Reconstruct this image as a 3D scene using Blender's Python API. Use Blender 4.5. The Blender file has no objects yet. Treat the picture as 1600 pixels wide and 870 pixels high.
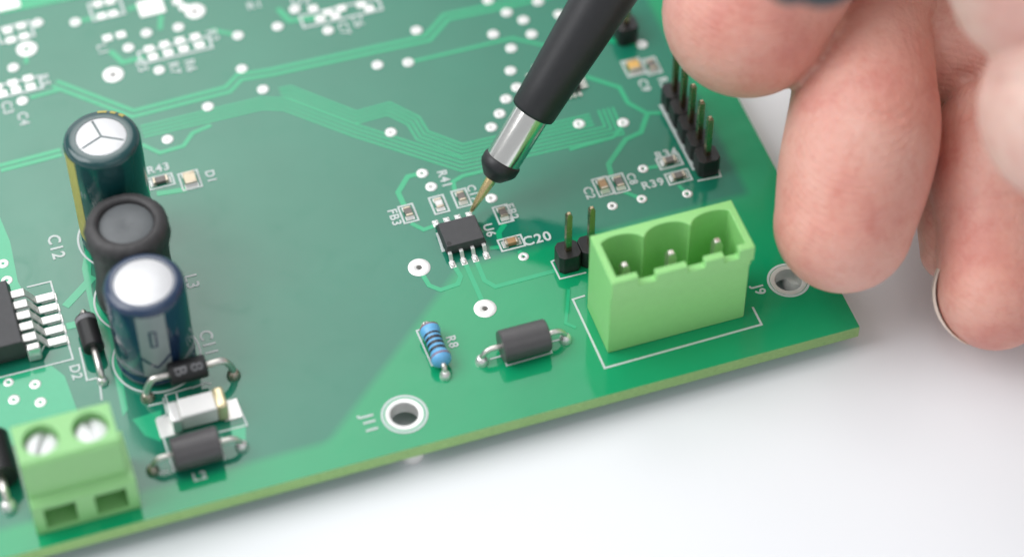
import bpy, bmesh, math, random
import numpy as np
from mathutils import Vector, Matrix
random.seed(7)
scene = bpy.context.scene
col = scene.collection
# 1 Blender unit = 1 mm; the board's top face is z = 0, x runs along its front edge, y away from the camera
scene.unit_settings.system = 'METRIC'
scene.unit_settings.scale_length = 0.001

# ------------------------------------------------------------------ camera
YAW, ELEV, FPX, DIST = math.radians(18.44), math.radians(50.82), 4015.0, 273.8
FWD = Vector((math.sin(YAW)*math.cos(ELEV), math.cos(YAW)*math.cos(ELEV), -math.sin(ELEV)))
RGT = FWD.cross(Vector((0, 0, 1))).normalized()
UPV = RGT.cross(FWD).normalized()
CAM = -FWD*DIST
cd = bpy.data.cameras.new('camera')
cam = bpy.data.objects.new('camera', cd)
col.objects.link(cam)
cam.matrix_world = Matrix(((RGT.x, UPV.x, -FWD.x, CAM.x), (RGT.y, UPV.y, -FWD.y, CAM.y), (RGT.z, UPV.z, -FWD.z, CAM.z), (0, 0, 0, 1)))
cd.sensor_fit = 'HORIZONTAL'
cd.sensor_width = 36.0
cd.lens = FPX/1600*36
cd.clip_start = 5
cd.clip_end = 5000
cd.dof.use_dof = True
cd.dof.focus_distance = 273.5
cd.dof.aperture_fstop = cd.lens*1e-3/(2*4.2)
cd.dof.aperture_blades = 0
scene.camera = cam

# ------------------------------------------------------------------ light: a bright studio with a big softbox behind the board
world = bpy.data.worlds.new('World')
scene.world = world
world.use_nodes = True
world.node_tree.nodes['Background'].inputs[0].default_value = (0.93, 0.96, 1.0, 1)
world.node_tree.nodes['Background'].inputs[1].default_value = 0.48


def softbox(name, loc, target, sx, sy, radiance, color=(1, 1, 1), spread=180):
    d = bpy.data.lights.new(name, 'AREA')
    d.shape = 'RECTANGLE'
    d.size, d.size_y = sx, sy
    d.energy = radiance*math.pi*sx*sy
    d.color = color
    d.spread = math.radians(spread)
    o = bpy.data.objects.new(name, d)
    o.location = loc
    o.rotation_euler = (Vector(target)-Vector(loc)).to_track_quat('-Z', 'Y').to_euler()
    col.objects.link(o)
    return o


_d = (FWD - RGT*(760/FPX) + UPV*(20/FPX)).normalized()
_m = Vector((_d.x, _d.y, -_d.z))                     # where the left of the board mirrors to
softbox('softbox_back', Vector((-35, 20, 0))+_m*430, (-35, 20, 0), 560, 420, 0.142, (1.0, 0.99, 0.97), 33)
softbox('fill_top', (-90, 90, 490), (5, 5, 0), 320, 280, 1.8, (0.98, 0.99, 1.0))  # added overhead fill, lifts the table and upward faces
softbox('softbox_left', (-290, 90, 320), (5, 0, 0), 320, 300, 4.3, (0.99, 0.99, 1.0))
softbox('fill_low_back', (-30, 470, 185), (25, 20, 0), 380, 140, 1.3, (0.98, 0.99, 1.0))  # added low fill, brightens the table between hand and board
softbox('softbox_front', (60, -330, 330), (0, 0, 0), 300, 220, 0.75, (0.97, 0.98, 1.0))

scene.view_settings.view_transform = 'Standard'
scene.view_settings.look = 'None'
scene.view_settings.exposure = 0.0
scene.view_settings.gamma = 1.0
scene.view_settings.use_curve_mapping = False
scene.render.engine = 'CYCLES'
scene.cycles.use_denoising = True
scene.cycles.max_bounces = 8


def at(px, py, z=0.0):
    """photo pixel -> point of the horizontal plane at height z"""
    d = FWD + RGT*((px-800)/FPX) - UPV*((py-435)/FPX)
    t = (z-CAM.z)/d.z
    return CAM + d*t


def deep(px, py, depth):
    return CAM + (FWD + RGT*((px-800)/FPX) - UPV*((py-435)/FPX))*depth


# ------------------------------------------------------------------ materials
def nodes_of(m):
    m.use_nodes = True
    nt = m.node_tree
    return nt, nt.nodes['Principled BSDF']


def mat(name, color, rough=0.4, metal=0.0, var=0.08, vscale=1.2, bump=0.0, bscale=8.0, ior=1.5, coat=0.0, sss=0.0, sss_r=(1, .4, .2), rvar=0.08, spec=0.5, trans=0.0):
    m = bpy.data.materials.new(name)
    nt, b = nodes_of(m)
    L = nt.links
    tc = nt.nodes.new('ShaderNodeTexCoord')
    nz = nt.nodes.new('ShaderNodeTexNoise')
    nz.inputs['Scale'].default_value = vscale
    nz.inputs['Detail'].default_value = 5
    L.new(tc.outputs['Object'], nz.inputs['Vector'])
    mx = nt.nodes.new('ShaderNodeMix')
    mx.data_type = 'RGBA'
    mx.inputs[6].default_value = tuple(c*(1-var) for c in color)+(1,)
    mx.inputs[7].default_value = tuple(min(1, c*(1+var)) for c in color)+(1,)
    L.new(nz.outputs['Fac'], mx.inputs[0])
    L.new(mx.outputs[2], b.inputs['Base Color'])
    mr = nt.nodes.new('ShaderNodeMapRange')
    mr.inputs[3].default_value = max(0.02, rough-rvar)
    mr.inputs[4].default_value = min(1, rough+rvar)
    n2 = nt.nodes.new('ShaderNodeTexNoise')
    n2.inputs['Scale'].default_value = vscale*2.3
    n2.inputs['Detail'].default_value = 4
    L.new(tc.outputs['Object'], n2.inputs['Vector'])
    L.new(n2.outputs['Fac'], mr.inputs[0])
    L.new(mr.outputs[0], b.inputs['Roughness'])
    b.inputs['Metallic'].default_value = metal
    b.inputs['IOR'].default_value = ior
    b.inputs['Specular IOR Level'].default_value = spec
    b.inputs['Coat Weight'].default_value = coat
    b.inputs['Coat Roughness'].default_value = 0.06
    b.inputs['Transmission Weight'].default_value = trans
    if sss:
        b.inputs['Subsurface Weight'].default_value = sss
        b.inputs['Subsurface Radius'].default_value = sss_r
        b.inputs['Subsurface Scale'].default_value = 1.0
    if bump:
        n3 = nt.nodes.new('ShaderNodeTexNoise')
        n3.inputs['Scale'].default_value = bscale
        n3.inputs['Detail'].default_value = 6
        L.new(tc.outputs['Object'], n3.inputs['Vector'])
        bp = nt.nodes.new('ShaderNodeBump')
        bp.inputs['Strength'].default_value = bump
        bp.inputs['Distance'].default_value = 0.05
        L.new(n3.outputs['Fac'], bp.inputs['Height'])
        L.new(bp.outputs['Normal'], b.inputs['Normal'])
    return m


def math_node(nt, op, a, b=None, clamp=False):
    n = nt.nodes.new('ShaderNodeMath')
    n.operation = op
    n.use_clamp = clamp
    for i, v in enumerate((a, b)):
        if v is None:
            continue
        if isinstance(v, (int, float)):
            n.inputs[i].default_value = v
        else:
            nt.links.new(v, n.inputs[i])
    return n.outputs[0]


def board_material():
    """solder mask over laminate; the inner copper plane shows through as a duller, bluer green with a soft edge"""
    m = bpy.data.materials.new('solder_mask')
    nt, b = nodes_of(m)
    L = nt.links
    tc = nt.nodes.new('ShaderNodeTexCoord')
    sp = nt.nodes.new('ShaderNodeSeparateXYZ')
    L.new(tc.outputs['Object'], sp.inputs[0])
    X, Y = sp.outputs[0], sp.outputs[1]

    def half(expr):
        return math_node(nt, 'ADD', math_node(nt, 'MULTIPLY', expr, 1/1.1), 0.5, True)
    front = half(math_node(nt, 'ADD', Y, 14.3))
    right = half(math_node(nt, 'SUBTRACT', 28.3, X))
    diag = half(math_node(nt, 'MULTIPLY', math_node(nt, 'SUBTRACT', Y, math_node(nt, 'ADD', math_node(nt, 'MULTIPLY', X, 0.9), 7.6)), 0.72))
    top = half(math_node(nt, 'SUBTRACT', Y, 3.2))
    mask = math_node(nt, 'MULTIPLY', math_node(nt, 'MULTIPLY', front, right), math_node(nt, 'MAXIMUM', diag, top))
    nz = nt.nodes.new('ShaderNodeTexNoise')
    nz.inputs['Scale'].default_value = 0.09
    nz.inputs['Detail'].default_value = 3
    L.new(tc.outputs['Object'], nz.inputs['Vector'])
    mx = nt.nodes.new('ShaderNodeMix')
    mx.data_type = 'RGBA'
    mx.inputs[6].default_value = (0.006, 0.33, 0.135, 1)
    mx.inputs[7].default_value = (0.012, 0.195, 0.118, 1)
    L.new(mask, mx.inputs[0])
    # side edge: bare yellowish laminate
    ge = nt.nodes.new('ShaderNodeNewGeometry')
    sn = nt.nodes.new('ShaderNodeSeparateXYZ')
    L.new(ge.outputs['True Normal'], sn.inputs[0])
    side = math_node(nt, 'LESS_THAN', math_node(nt, 'ABSOLUTE', sn.outputs[2]), 0.6)
    mx2 = nt.nodes.new('ShaderNodeMix')
    mx2.data_type = 'RGBA'
    L.new(side, mx2.inputs[0])
    L.new(mx.outputs[2], mx2.inputs[6])
    mp = nt.nodes.new('ShaderNodeMapping')
    mp.inputs['Scale'].default_value = (1.2, 1.2, 9.0)
    L.new(tc.outputs['Object'], mp.inputs[0])
    nf = nt.nodes.new('ShaderNodeTexNoise')
    nf.inputs['Scale'].default_value = 1.5
    nf.inputs['Detail'].default_value = 6
    L.new(mp.outputs[0], nf.inputs['Vector'])
    cr = nt.nodes.new('ShaderNodeValToRGB')
    cr.color_ramp.elements[0].position = .3
    cr.color_ramp.elements[0].color = (0.20, 0.42, 0.12, 1)
    cr.color_ramp.elements[1].position = .7
    cr.color_ramp.elements[1].color = (0.42, 0.66, 0.24, 1)
    L.new(nf.outputs['Fac'], cr.inputs[0])
    L.new(cr.outputs[0], mx2.inputs[7])
    hs = nt.nodes.new('ShaderNodeHueSaturation')
    L.new(mx2.outputs[2], hs.inputs['Color'])
    L.new(math_node(nt, 'ADD', math_node(nt, 'MULTIPLY', nz.outputs['Fac'], 0.24), 0.88), hs.inputs['Value'])
    L.new(hs.outputs[0], b.inputs['Base Color'])
    smu = nt.nodes.new('ShaderNodeTexNoise')
    smu.inputs['Scale'].default_value = .22
    smu.inputs['Detail'].default_value = 7
    smu.inputs['Distortion'].default_value = 1.2
    L.new(tc.outputs['Object'], smu.inputs['Vector'])
    L.new(math_node(nt, 'ADD', math_node(nt, 'MULTIPLY', side, 0.4), math_node(nt, 'ADD', math_node(nt, 'MULTIPLY', math_node(nt, 'POWER', smu.outputs['Fac'], 3.0), 0.35), 0.045)), b.inputs['Roughness'])
    b.inputs['IOR'].default_value = 1.52
    n3 = nt.nodes.new('ShaderNodeTexNoise')
    n3.inputs['Scale'].default_value = 1.6
    n3.inputs['Detail'].default_value = 5
    L.new(tc.outputs['Object'], n3.inputs['Vector'])
    bp = nt.nodes.new('ShaderNodeBump')
    bp.inputs['Strength'].default_value = 0.06
    bp.inputs['Distance'].default_value = 0.05
    L.new(n3.outputs['Fac'], bp.inputs['Height'])
    L.new(bp.outputs['Normal'], b.inputs['Normal'])
    return m


M = {}
M['board'] = board_material()
M['trace'] = mat('masked_copper', (0.014, 0.42, 0.19), 0.12, var=.06, rvar=.03, bump=.08, bscale=2)
M['pour'] = mat('masked_copper_pour', (0.03, 0.42, 0.21), 0.12, var=.06, rvar=.03, bump=.08, bscale=2)
M['silk'] = mat('white_legend_ink', (0.62, 0.68, 0.66), 0.55, var=.15, vscale=6, bump=.4, bscale=14)
M['tin'] = mat('tinned_pad', (0.86, 0.85, 0.83), 0.38, .55, var=.06, vscale=3, bump=.3, bscale=3)
M['solder'] = mat('solder', (0.88, 0.86, 0.84), 0.22, .7, var=.12, vscale=2.5, bump=.5, bscale=2.5)
M['oldsolder'] = mat('flux_stained_solder', (0.42, 0.38, 0.31), 0.28, .8, var=.4, vscale=2.0, bump=.5, bscale=2.5)
M['wire'] = mat('tinned_wire', (0.78, 0.74, 0.69), 0.3, .9, var=.12, vscale=2.5, bump=.4, bscale=4)
M['chrome'] = mat('polished_steel', (0.90, 0.88, 0.84), 0.2, 1.0, var=.03, rvar=.03, bump=.05, bscale=3)
M['gold'] = mat('gold_plating', (0.92, 0.70, 0.36), 0.28, 1.0, var=.1, bump=.2, bscale=5)
M['pin'] = mat('brassy_header_pin', (0.42, 0.34, 0.22), 0.25, 1.0, var=.1)
M['black'] = mat('black_moulding', (0.016, 0.016, 0.017), 0.42, var=.2, bump=.4, bscale=7)
M['epoxy'] = mat('grey_black_epoxy', (0.055, 0.055, 0.058), 0.48, var=.15, bump=.6, bscale=10)
M['diode'] = mat('dark_grey_epoxy', (0.085, 0.080, 0.083), 0.36, var=.12, bump=.25, bscale=6)
M['rubber'] = mat('black_rubber_sleeve', (0.022, 0.022, 0.024), 0.42, var=.15, bump=.3, bscale=6)
M['shrink'] = mat('black_shrink_tube', (0.045, 0.043, 0.044), 0.52, var=.35, vscale=1.0, bump=.9, bscale=1.6)
M['ferrite'] = mat('grey_ferrite', (0.13, 0.14, 0.145), 0.5, var=.12, bump=.5, bscale=4)
M['green'] = mat('light_green_plastic', (0.29, 0.61, 0.24), 0.36, var=.04, bump=.15, bscale=5, sss=.12, sss_r=(.3, .8, .2))
M['green2'] = mat('light_green_plastic_pale', (0.31, 0.70, 0.24), 0.34, var=.05, bump=.15, bscale=5, sss=.06, sss_r=(.3, .8, .2))
M['capgreen'] = mat('dark_teal_sleeve', (0.005, 0.055, 0.058), 0.2, var=.12, bump=.15, bscale=2, coat=.5)
M['capblue'] = mat('navy_sleeve', (0.012, 0.035, 0.085), 0.2, var=.15, bump=.15, bscale=2, coat=.5)
M['goldink'] = mat('gold_stripe_ink', (0.50, 0.42, 0.10), 0.35, var=.15)
M['greyink'] = mat('grey_stripe_ink', (0.30, 0.34, 0.35), 0.35, var=.1)
M['markink'] = mat('grey_marking_ink', (0.20, 0.20, 0.21), 0.5, var=.2)
M['alu'] = mat('aluminium_can_top', (0.74, 0.74, 0.75), 0.5, .6, var=.05, bump=.25, bscale=4)
M['resblue'] = mat('blue_lacquer', (0.15, 0.45, 0.76), 0.3, var=.1, bump=.3, bscale=3)
M['banddark'] = mat('dark_band_paint', (0.03, 0.025, 0.03), 0.35)
M['bandred'] = mat('brown_band_paint', (0.30, 0.07, 0.07), 0.35)
M['ceramic'] = mat('white_ceramic', (0.80, 0.79, 0.77), 0.35, var=.04)
M['creamcap'] = mat('cream_end_cap', (0.80, 0.68, 0.43), 0.3, .6, var=.1)
M['chipbrown'] = mat('tan_chip_ceramic', (0.42, 0.25, 0.12), 0.35, var=.15, vscale=4)
M['chipgrey'] = mat('grey_chip_ceramic', (0.17, 0.15, 0.135), 0.35, var=.2, vscale=4)
M['endcap'] = mat('dull_tin_end_cap', (0.55, 0.48, 0.38), 0.3, .85, var=.25, vscale=4)
M['ledpale'] = mat('cream_chip_lens', (0.78, 0.66, 0.46), 0.25, var=.15, vscale=3)
M['ledgold'] = mat('amber_chip_lens', (0.75, 0.45, 0.12), 0.25, var=.15, vscale=3)
M['table'] = mat('white_table_laminate', (0.845, 0.862, 0.885), 0.62, var=.015, vscale=.02, bump=.03, bscale=3)
M['slot'] = mat('dark_steel', (0.30, 0.29, 0.27), 0.45, .8)
M['cable'] = mat('slate_grey_cable', (0.045, 0.058, 0.066), 0.35, var=.08)


# ------------------------------------------------------------------ mesh builder
class MB:
    def __init__(self):
        self.v, self.f = [], []

    def _add(self, vs, fs):
        n = len(self.v)
        self.v += [tuple(p) for p in vs]
        self.f += [tuple(i+n for i in f) for f in fs]
        return self

    def box(self, x0, x1, y0, y1, z0, z1):
        vs = [(x, y, z) for z in (z0, z1) for y in (y0, y1) for x in (x0, x1)]
        return self._add(vs, [(0, 2, 3, 1), (4, 5, 7, 6), (0, 1, 5, 4), (2, 6, 7, 3), (0, 4, 6, 2), (1, 3, 7, 5)])

    def prism(self, poly, z0, z1, axis='z'):
        a = sum(poly[i][0]*poly[(i+1) % len(poly)][1]-poly[(i+1) % len(poly)][0]*poly[i][1] for i in range(len(poly)))
        if a < 0:
            poly = poly[::-1]
        n = len(poly)
        if axis == 'z':
            vs = [(p[0], p[1], z0) for p in poly]+[(p[0], p[1], z1) for p in poly]
        else:                                   # poly is (y, z), extruded along x
            vs = [(z0, p[0], p[1]) for p in poly]+[(z1, p[0], p[1]) for p in poly]
        fs = [tuple(range(n-1, -1, -1)), tuple(range(n, 2*n))]
        fs += [(i, (i+1) % n, n+(i+1) % n, n+i) for i in range(n)]
        return self._add(vs, fs)

    def lathe(self, prof, c=(0, 0, 0), axis=(0, 0, 1), seg=40):
        """prof: (radius, height) from bottom to top; open ends are closed when the radius is 0"""
        ax = Vector(axis).normalized()
        q = Vector((0, 0, 1)).rotation_difference(ax)
        c = Vector(c)
        rings, vs, fs = [], [], []
        for r, h in prof:
            if r < 1e-6:
                rings.append([len(vs)])
                vs.append(c+q @ Vector((0, 0, h)))
            else:
                rings.append(list(range(len(vs), len(vs)+seg)))
                vs += [c+q @ Vector((r*math.cos(2*math.pi*k/seg), r*math.sin(2*math.pi*k/seg), h)) for k in range(seg)]
        for a, b in zip(rings, rings[1:]):
            for k in range(seg):
                j = (k+1) % seg
                if len(a) == 1 and len(b) == 1:
                    break
                if len(a) == 1:
                    fs.append((a[0], b[j], b[k]))
                elif len(b) == 1:
                    fs.append((a[k], a[j], b[0]))
                else:
                    fs.append((a[k], a[j], b[j], b[k]))
        return self._add(vs, fs)

    def tube(self, pts, rad, seg=14, caps=True, step=None):
        """a round tube through pts (Catmull-Rom when step is set)"""
        pts = [Vector(p) for p in pts]
        rad = list(rad) if isinstance(rad, (list, tuple)) else [rad]*len(pts)
        if step:
            P, Rr = [], []
            for i in range(len(pts)-1):
                p0, p1, p2, p3 = pts[max(i-1, 0)], pts[i], pts[i+1], pts[min(i+2, len(pts)-1)]
                r0, r1, r2, r3 = rad[max(i-1, 0)], rad[i], rad[i+1], rad[min(i+2, len(pts)-1)]
                for k in range(step):
                    t = k/step
                    cr = lambda a, b, c_, d: 0.5*((2*b)+(-a+c_)*t+(2*a-5*b+4*c_-d)*t*t+(-a+3*b-3*c_+d)*t**3)
                    P.append(cr(p0, p1, p2, p3))
                    Rr.append(cr(r0, r1, r2, r3))
            P.append(pts[-1])
            Rr.append(rad[-1])
            pts, rad = P, Rr
        n = len(pts)
        t0 = (pts[1]-pts[0]).normalized()
        u = t0.orthogonal().normalized()
        vs, fs = [], []
        pt = t0
        for i in range(n):
            t = (pts[min(i+1, n-1)]-pts[max(i-1, 0)]).normalized()
            u = pt.rotation_difference(t) @ u
            u = (u-t*u.dot(t)).normalized()
            pt = t
            w = t.cross(u)
            vs += [pts[i]+(u*math.cos(2*math.pi*k/seg)+w*math.sin(2*math.pi*k/seg))*rad[i] for k in range(seg)]
        for i in range(n-1):
            for k in range(seg):
                j = (k+1) % seg
                fs.append((i*seg+k, i*seg+j, (i+1)*seg+j, (i+1)*seg+k))
        if caps:
            fs.append(tuple(range(seg-1, -1, -1)))
            fs.append(tuple(range((n-1)*seg, n*seg)))
        return self._add(vs, fs)

    def ball(self, c, r, seg=16, sq=(1, 1, 1)):
        c = Vector(c)
        vs, fs = [c+Vector((0, 0, -r*sq[2]))], []
        nr = seg//2
        for i in range(1, nr):
            a = math.pi*i/nr-math.pi/2
            for k in range(seg):
                b = 2*math.pi*k/seg
                vs.append(c+Vector((r*math.cos(a)*math.cos(b)*sq[0], r*math.cos(a)*math.sin(b)*sq[1], r*math.sin(a)*sq[2])))
        vs.append(c+Vector((0, 0, r*sq[2])))
        top = len(vs)-1
        for k in range(seg):
            j = (k+1) % seg
            fs.append((0, 1+j, 1+k))
            for i in range(nr-2):
                a, b = 1+i*seg, 1+(i+1)*seg
                fs.append((a+k, a+j, b+j, b+k))
            fs.append((1+(nr-2)*seg+k, 1+(nr-2)*seg+j, top))
        return self._add(vs, fs)

    def ribbon(self, pts, w, z0, z1, closed=False):
        """a flat strip along a polyline with mitred corners"""
        P = [Vector((p[0], p[1])) for p in pts]
        n = len(P)
        Lp, Rp = [], []
        for i in range(n):
            a = P[i-1] if (i > 0 or closed) else None
            b = P[(i+1) % n] if (i < n-1 or closed) else None
            d1 = (P[i]-a).normalized() if a is not None else None
            d2 = (b-P[i]).normalized() if b is not None else None
            if d1 is None:
                d1 = d2
            if d2 is None:
                d2 = d1
            n1, n2 = Vector((-d1.y, d1.x)), Vector((-d2.y, d2.x))
            m = (n1+n2)
            m = m.normalized() if m.length > 1e-6 else n1
            k = w/2/max(0.4, m.dot(n1))
            Lp.append(P[i]+m*k)
            Rp.append(P[i]-m*k)
        vs = []
        for z in (z0, z1):
            for i in range(n):
                vs += [(Lp[i].x, Lp[i].y, z), (Rp[i].x, Rp[i].y, z)]
        o = 2*n
        fs = []
        for i in range(n if closed else n-1):
            j = (i+1) % n
            a, b, c, d = 2*i, 2*i+1, 2*j+1, 2*j
            fs += [(o+a, o+b, o+c, o+d), (a, d, c, b), (a, o+a, o+d, d), (b, c, o+c, o+b)]
        if not closed:
            e = 2*(n-1)
            fs += [(0, 1, o+1, o), (e, o+e, o+e+1, e+1)]
        return self._add(vs, fs)

    def build(self, name, material, parent=None, loc=(0, 0, 0), smooth=True, bevel=0.0, seg=2, angle=35):
        me = bpy.data.meshes.new(name)
        me.from_pydata(self.v, [], self.f)
        bm = bmesh.new()
        bm.from_mesh(me)
        bmesh.ops.recalc_face_normals(bm, faces=bm.faces)
        bm.to_mesh(me)
        bm.free()
        return link(name, me, material, parent, loc, smooth, bevel, seg, angle)


def link(name, me, material, parent=None, loc=(0, 0, 0), smooth=True, bevel=0.0, seg=2, angle=35):
    me.materials.clear()
    me.materials.append(material)
    if smooth:
        me.shade_smooth()
        me.set_sharp_from_angle(angle=math.radians(angle))
    o = bpy.data.objects.new(name, me)
    col.objects.link(o)
    o.parent = parent
    o.location = loc
    if bevel:
        b = o.modifiers.new('bevel', 'BEVEL')
        b.width = bevel
        b.segments = seg
        b.limit_method = 'ANGLE'
        b.angle_limit = math.radians(40)
        b.harden_normals = False
    return o


def evaluated(o):
    dg = bpy.context.evaluated_depsgraph_get()
    return bpy.data.meshes.new_from_object(o.evaluated_get(dg))


def cut(body, cutters):
    """subtract cutter builders (MB) from a builder, returns a mesh"""
    def raw(b):
        me = bpy.data.meshes.new('tmp')
        me.from_pydata(b.v, [], b.f)
        bm = bmesh.new()
        bm.from_mesh(me)
        bmesh.ops.recalc_face_normals(bm, faces=bm.faces)
        bm.to_mesh(me)
        bm.free()
        o = bpy.data.objects.new('tmp', me)
        col.objects.link(o)
        return o
    A = raw(body)
    Bs = [raw(c) for c in cutters]
    for B in Bs:
        m = A.modifiers.new('cut', 'BOOLEAN')
        m.operation = 'DIFFERENCE'
        m.solver = 'EXACT'
        m.object = B
    bpy.context.view_layer.update()
    me = evaluated(A)
    for o in [A]+Bs:
        bpy.data.objects.remove(o)
    return me


def empty(name, parent=None, loc=(0, 0, 0), label=None, category=None, group=None, rz=0.0):
    o = bpy.data.objects.new(name, None)
    o.empty_display_size = 1
    col.objects.link(o)
    o.parent = parent
    o.location = loc
    o.rotation_euler = (0, 0, rz)
    if label:
        o['label'] = label
    if category:
        o['category'] = category
    if group:
        o['group'] = group
    return o


# ------------------------------------------------------------------ the surface it lies on
THICK, TABLE = 1.6, -3.6
tb = MB()
tb.box(-900, 900, -700, 1100, TABLE-20, TABLE)
t = tb.build('table_surface', M['table'], smooth=False)
t['kind'] = 'structure'
t['label'] = 'white table surface under the circuit board'
t['category'] = 'table'

# ------------------------------------------------------------------ circuit board
board = empty('circuit_board', None, (0, 0, -THICK), 'green circuit board with soldered components lying on the white table', 'circuit board')
UP = (0, 0, THICK)             # children work in coordinates with z = 0 on the top face
BX0, BX1, BY0, BY1 = -78.0, 32.55, -17.75, 78.0

# vias: (px, py, pad radius, hole radius)
S, B_ = (0.66, 0.17), (1.22, 0.36)
VIAS = [(59, 36, S), (118, 35, S), (42, 77, B_), (21, 106, S), (35, 158, S), (201, 75, S), (229, 52, S), (279, 43, S),
        (305, 18, B_), (177, 117, B_), (249, 110, S), (372, 56, S), (378, 108, S), (325, 167, S), (411, 140, S), (262, 218, S),
        (434, 42, S), (461, 15, S), (513, 48, S), (651, 48, S), (590, 102, S), (638, 98, S), (771, 54, S), (792, 20, S), (799, 76, S),
        (798, 111, S), (791, 155, S), (781, 178, S), (768, 199, S), (611, 207, S), (763, 1, S), (818, 32, S), (808, 137, S), (831, 54, S),
        (841, 3, S), (874, 23, S), (1003, 70, S), (905, 194, S), (974, 192, S), (660, 271, S), (674, 292, S), (768, 310, S), (818, 401, (.58, .2)),
        (655, 418, B_), (758, 482, B_), (957, 322, (.58, .2)), (1003, 311, (.58, .2)), (1074, 303, (.58, .2)), (1005, 264, (.58, .2)),
        (5, 412, (.62, .18)), (11, 438, (.62, .2)), (55, 600, (.62, .2)), (22, 624, (.62, .2)), (63.5, 628, (.62, .2)), (13.5, 597, (.55, .25))]
HOLES = [(632, 647, 1.56), (1232, 438, 1.55)]
cu = bpy.data.curves.new('outline', 'CURVE')
cu.dimensions = '2D'
cu.fill_mode = 'BOTH'
cu.extrude = THICK/2


def spline(pts):
    s = cu.splines.new('POLY')
    s.points.add(len(pts)-1)
    for p, q in zip(s.points, pts):
        p.co = (q[0], q[1], 0, 1)
    s.use_cyclic_u = True


spline([(BX0, BY0), (BX1, BY0), (BX1, BY1), (BX0, BY1)])
for px, py, (r, h) in VIAS:
    c = at(px, py)
    spline([(c.x+h*math.cos(2*math.pi*k/14), c.y+h*math.sin(2*math.pi*k/14)) for k in range(14)])
for px, py, r in HOLES:
    c = at(px, py)
    spline([(c.x+r*math.cos(2*math.pi*k/48), c.y+r*math.sin(2*math.pi*k/48)) for k in range(48)])
co = bpy.data.objects.new('outline', cu)
col.objects.link(co)
bpy.context.view_layer.update()
bme = evaluated(co)
bpy.data.objects.remove(co)
bme.transform(Matrix.Translation((0, 0, -THICK/2)))
sub = link('board_substrate', bme, M['board'], board, UP, smooth=False)

feet = MB()
c = at(650, 716, -2)
feet.lathe([(0, TABLE), (1.3, TABLE), (1.5, -2.2), (1.2, -THICK-.002), (0, -THICK-.002)], (c.x, BY0+1.75, 0), seg=20)
feet.build('rubber_foot', M['ceramic'], board, UP)
for fx, fy in ((30, 60), (-70, 60), (29.5, -8.0), (-72, -12)):
    MB().lathe([(0, TABLE), (1.3, TABLE), (1.5, -2.2), (1.2, -THICK-.002), (0, -THICK-.002)], (fx, fy, 0), seg=20).build('rubber_foot', M['ceramic'], board, UP)


# ---- copper
def px_line(pts):
    return [(at(*p).x, at(*p).y) for p in pts]


_lift = [0]


def lift():
    """each strip lies a hair higher than the last, so crossings never share a plane"""
    _lift[0] += 1
    return _lift[0]*0.0004


def trace(pts, w=0.55, m='trace', z=0.032):
    return MB().ribbon(px_line(pts), w, -0.02, z-.012+lift()).build('copper_trace', M[m], board, UP, smooth=False)


def offset(pts, d):
    P = [Vector(p) for p in pts]
    out = []
    for i in range(len(P)):
        d1 = (P[i]-P[i-1]).normalized() if i else (P[1]-P[0]).normalized()
        d2 = (P[i+1]-P[i]).normalized() if i < len(P)-1 else d1
        n1, n2 = Vector((-d1.y, d1.x)), Vector((-d2.y, d2.x))
        mm = (n1+n2).normalized()
        out.append(P[i]+mm*(d/max(.5, mm.dot(n1))))
    return [(p.x, p.y) for p in out]


def bus(pts, n, pitch, w, m='trace'):
    base = px_line(pts)
    for k in range(n):
        MB().ribbon(offset(base, (k-(n-1)/2)*pitch), w, -0.02, 0.02+lift()).build('copper_trace', M[m], board, UP, smooth=False)


# the wide bundle that swings round under the probe and runs to the controller behind it
bus([(222, 206), (408, 162), (446, 163), (558, 205), (722, 258), (960, 204), (946, 170)], 4, 0.56, 0.27)
bus([(438, 147), (452, 144), (556, 184), (607, 170), (646, 189), (660, 212), (722, 235), (925, 187)], 4, 0.54, 0.27)
bus([(85, 131), (208, 178), (356, 140), (374, 121), (424, 113), (668, 60), (697, 27), (780, 10), (860, -8)], 2, 0.85, 0.50)
bus([(0, 263), (96, 238)], 2, 0.75, 0.55)
trace([(221, 226), (250, 239), (287, 228), (301, 208), (330, 196)], 0.5)
trace([(638, 98), (771, 67), (800, 60), (880, 78)], 0.45)
trace([(245, 303), (292, 296)], 0.7)
trace([(660, 271), (637, 276), (622, 301), (632, 322)], 0.6)
trace([(642, 349), (662, 359), (682, 352)], 0.5)
trace([(711, 300), (708, 284), (723, 275), (760, 266)], 0.5)
trace([(789, 350), (779, 364), (781, 374)], 0.6)
trace([(765, 388), (780, 386)], 0.5)
trace([(811, 392), (818, 401)], 0.5)
trace([(709, 414), (720, 432), (715.5, 444), (688.5, 453), (670.6, 446), (657, 424)], 0.52)
trace([(726, 409), (756, 476)], 0.52)
trace([(743, 404), (757, 438), (774, 448), (868, 423)], 0.52)
trace([(915, 120), (968, 137), (981, 161), (1010, 177), (1034, 177)], 0.5)
trace([(1012, 177), (1001.6, 207), (977.7, 218), (951, 257), (956, 278)], 0.6)
trace([(974, 192), (966, 208), (958, 215), (890, 234)], 0.42)
trace([(1005, 264), (1028, 260)], 0.5)
trace([(975, 300), (1003, 311)], 0.5)
trace([(1060, 290), (1074, 303)], 0.4)
trace([(940, 62), (1003, 70)], 0.8)
trace([(102, 479), (146, 432)], 0.9, 'pour')
trace([(104, 510), (122, 506)], 0.9, 'pour')
trace([(0, 10), (150, -20)], 2.6)
trace([(118, 35), (150, 28)], 0.6)
trace([(172, 80), (192, 98), (225, 90)], 0.7)
trace([(250, 47), (252, 24)], 0.6)
trace([(330, 47), (372, 56)], 0.5)
trace([(434, 14), (452, 33), (500, 28)], 0.7)
trace([(42, 77), (41, 100)], 0.5)
trace([(200, 16), (262, -8)], 0.6)
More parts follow.
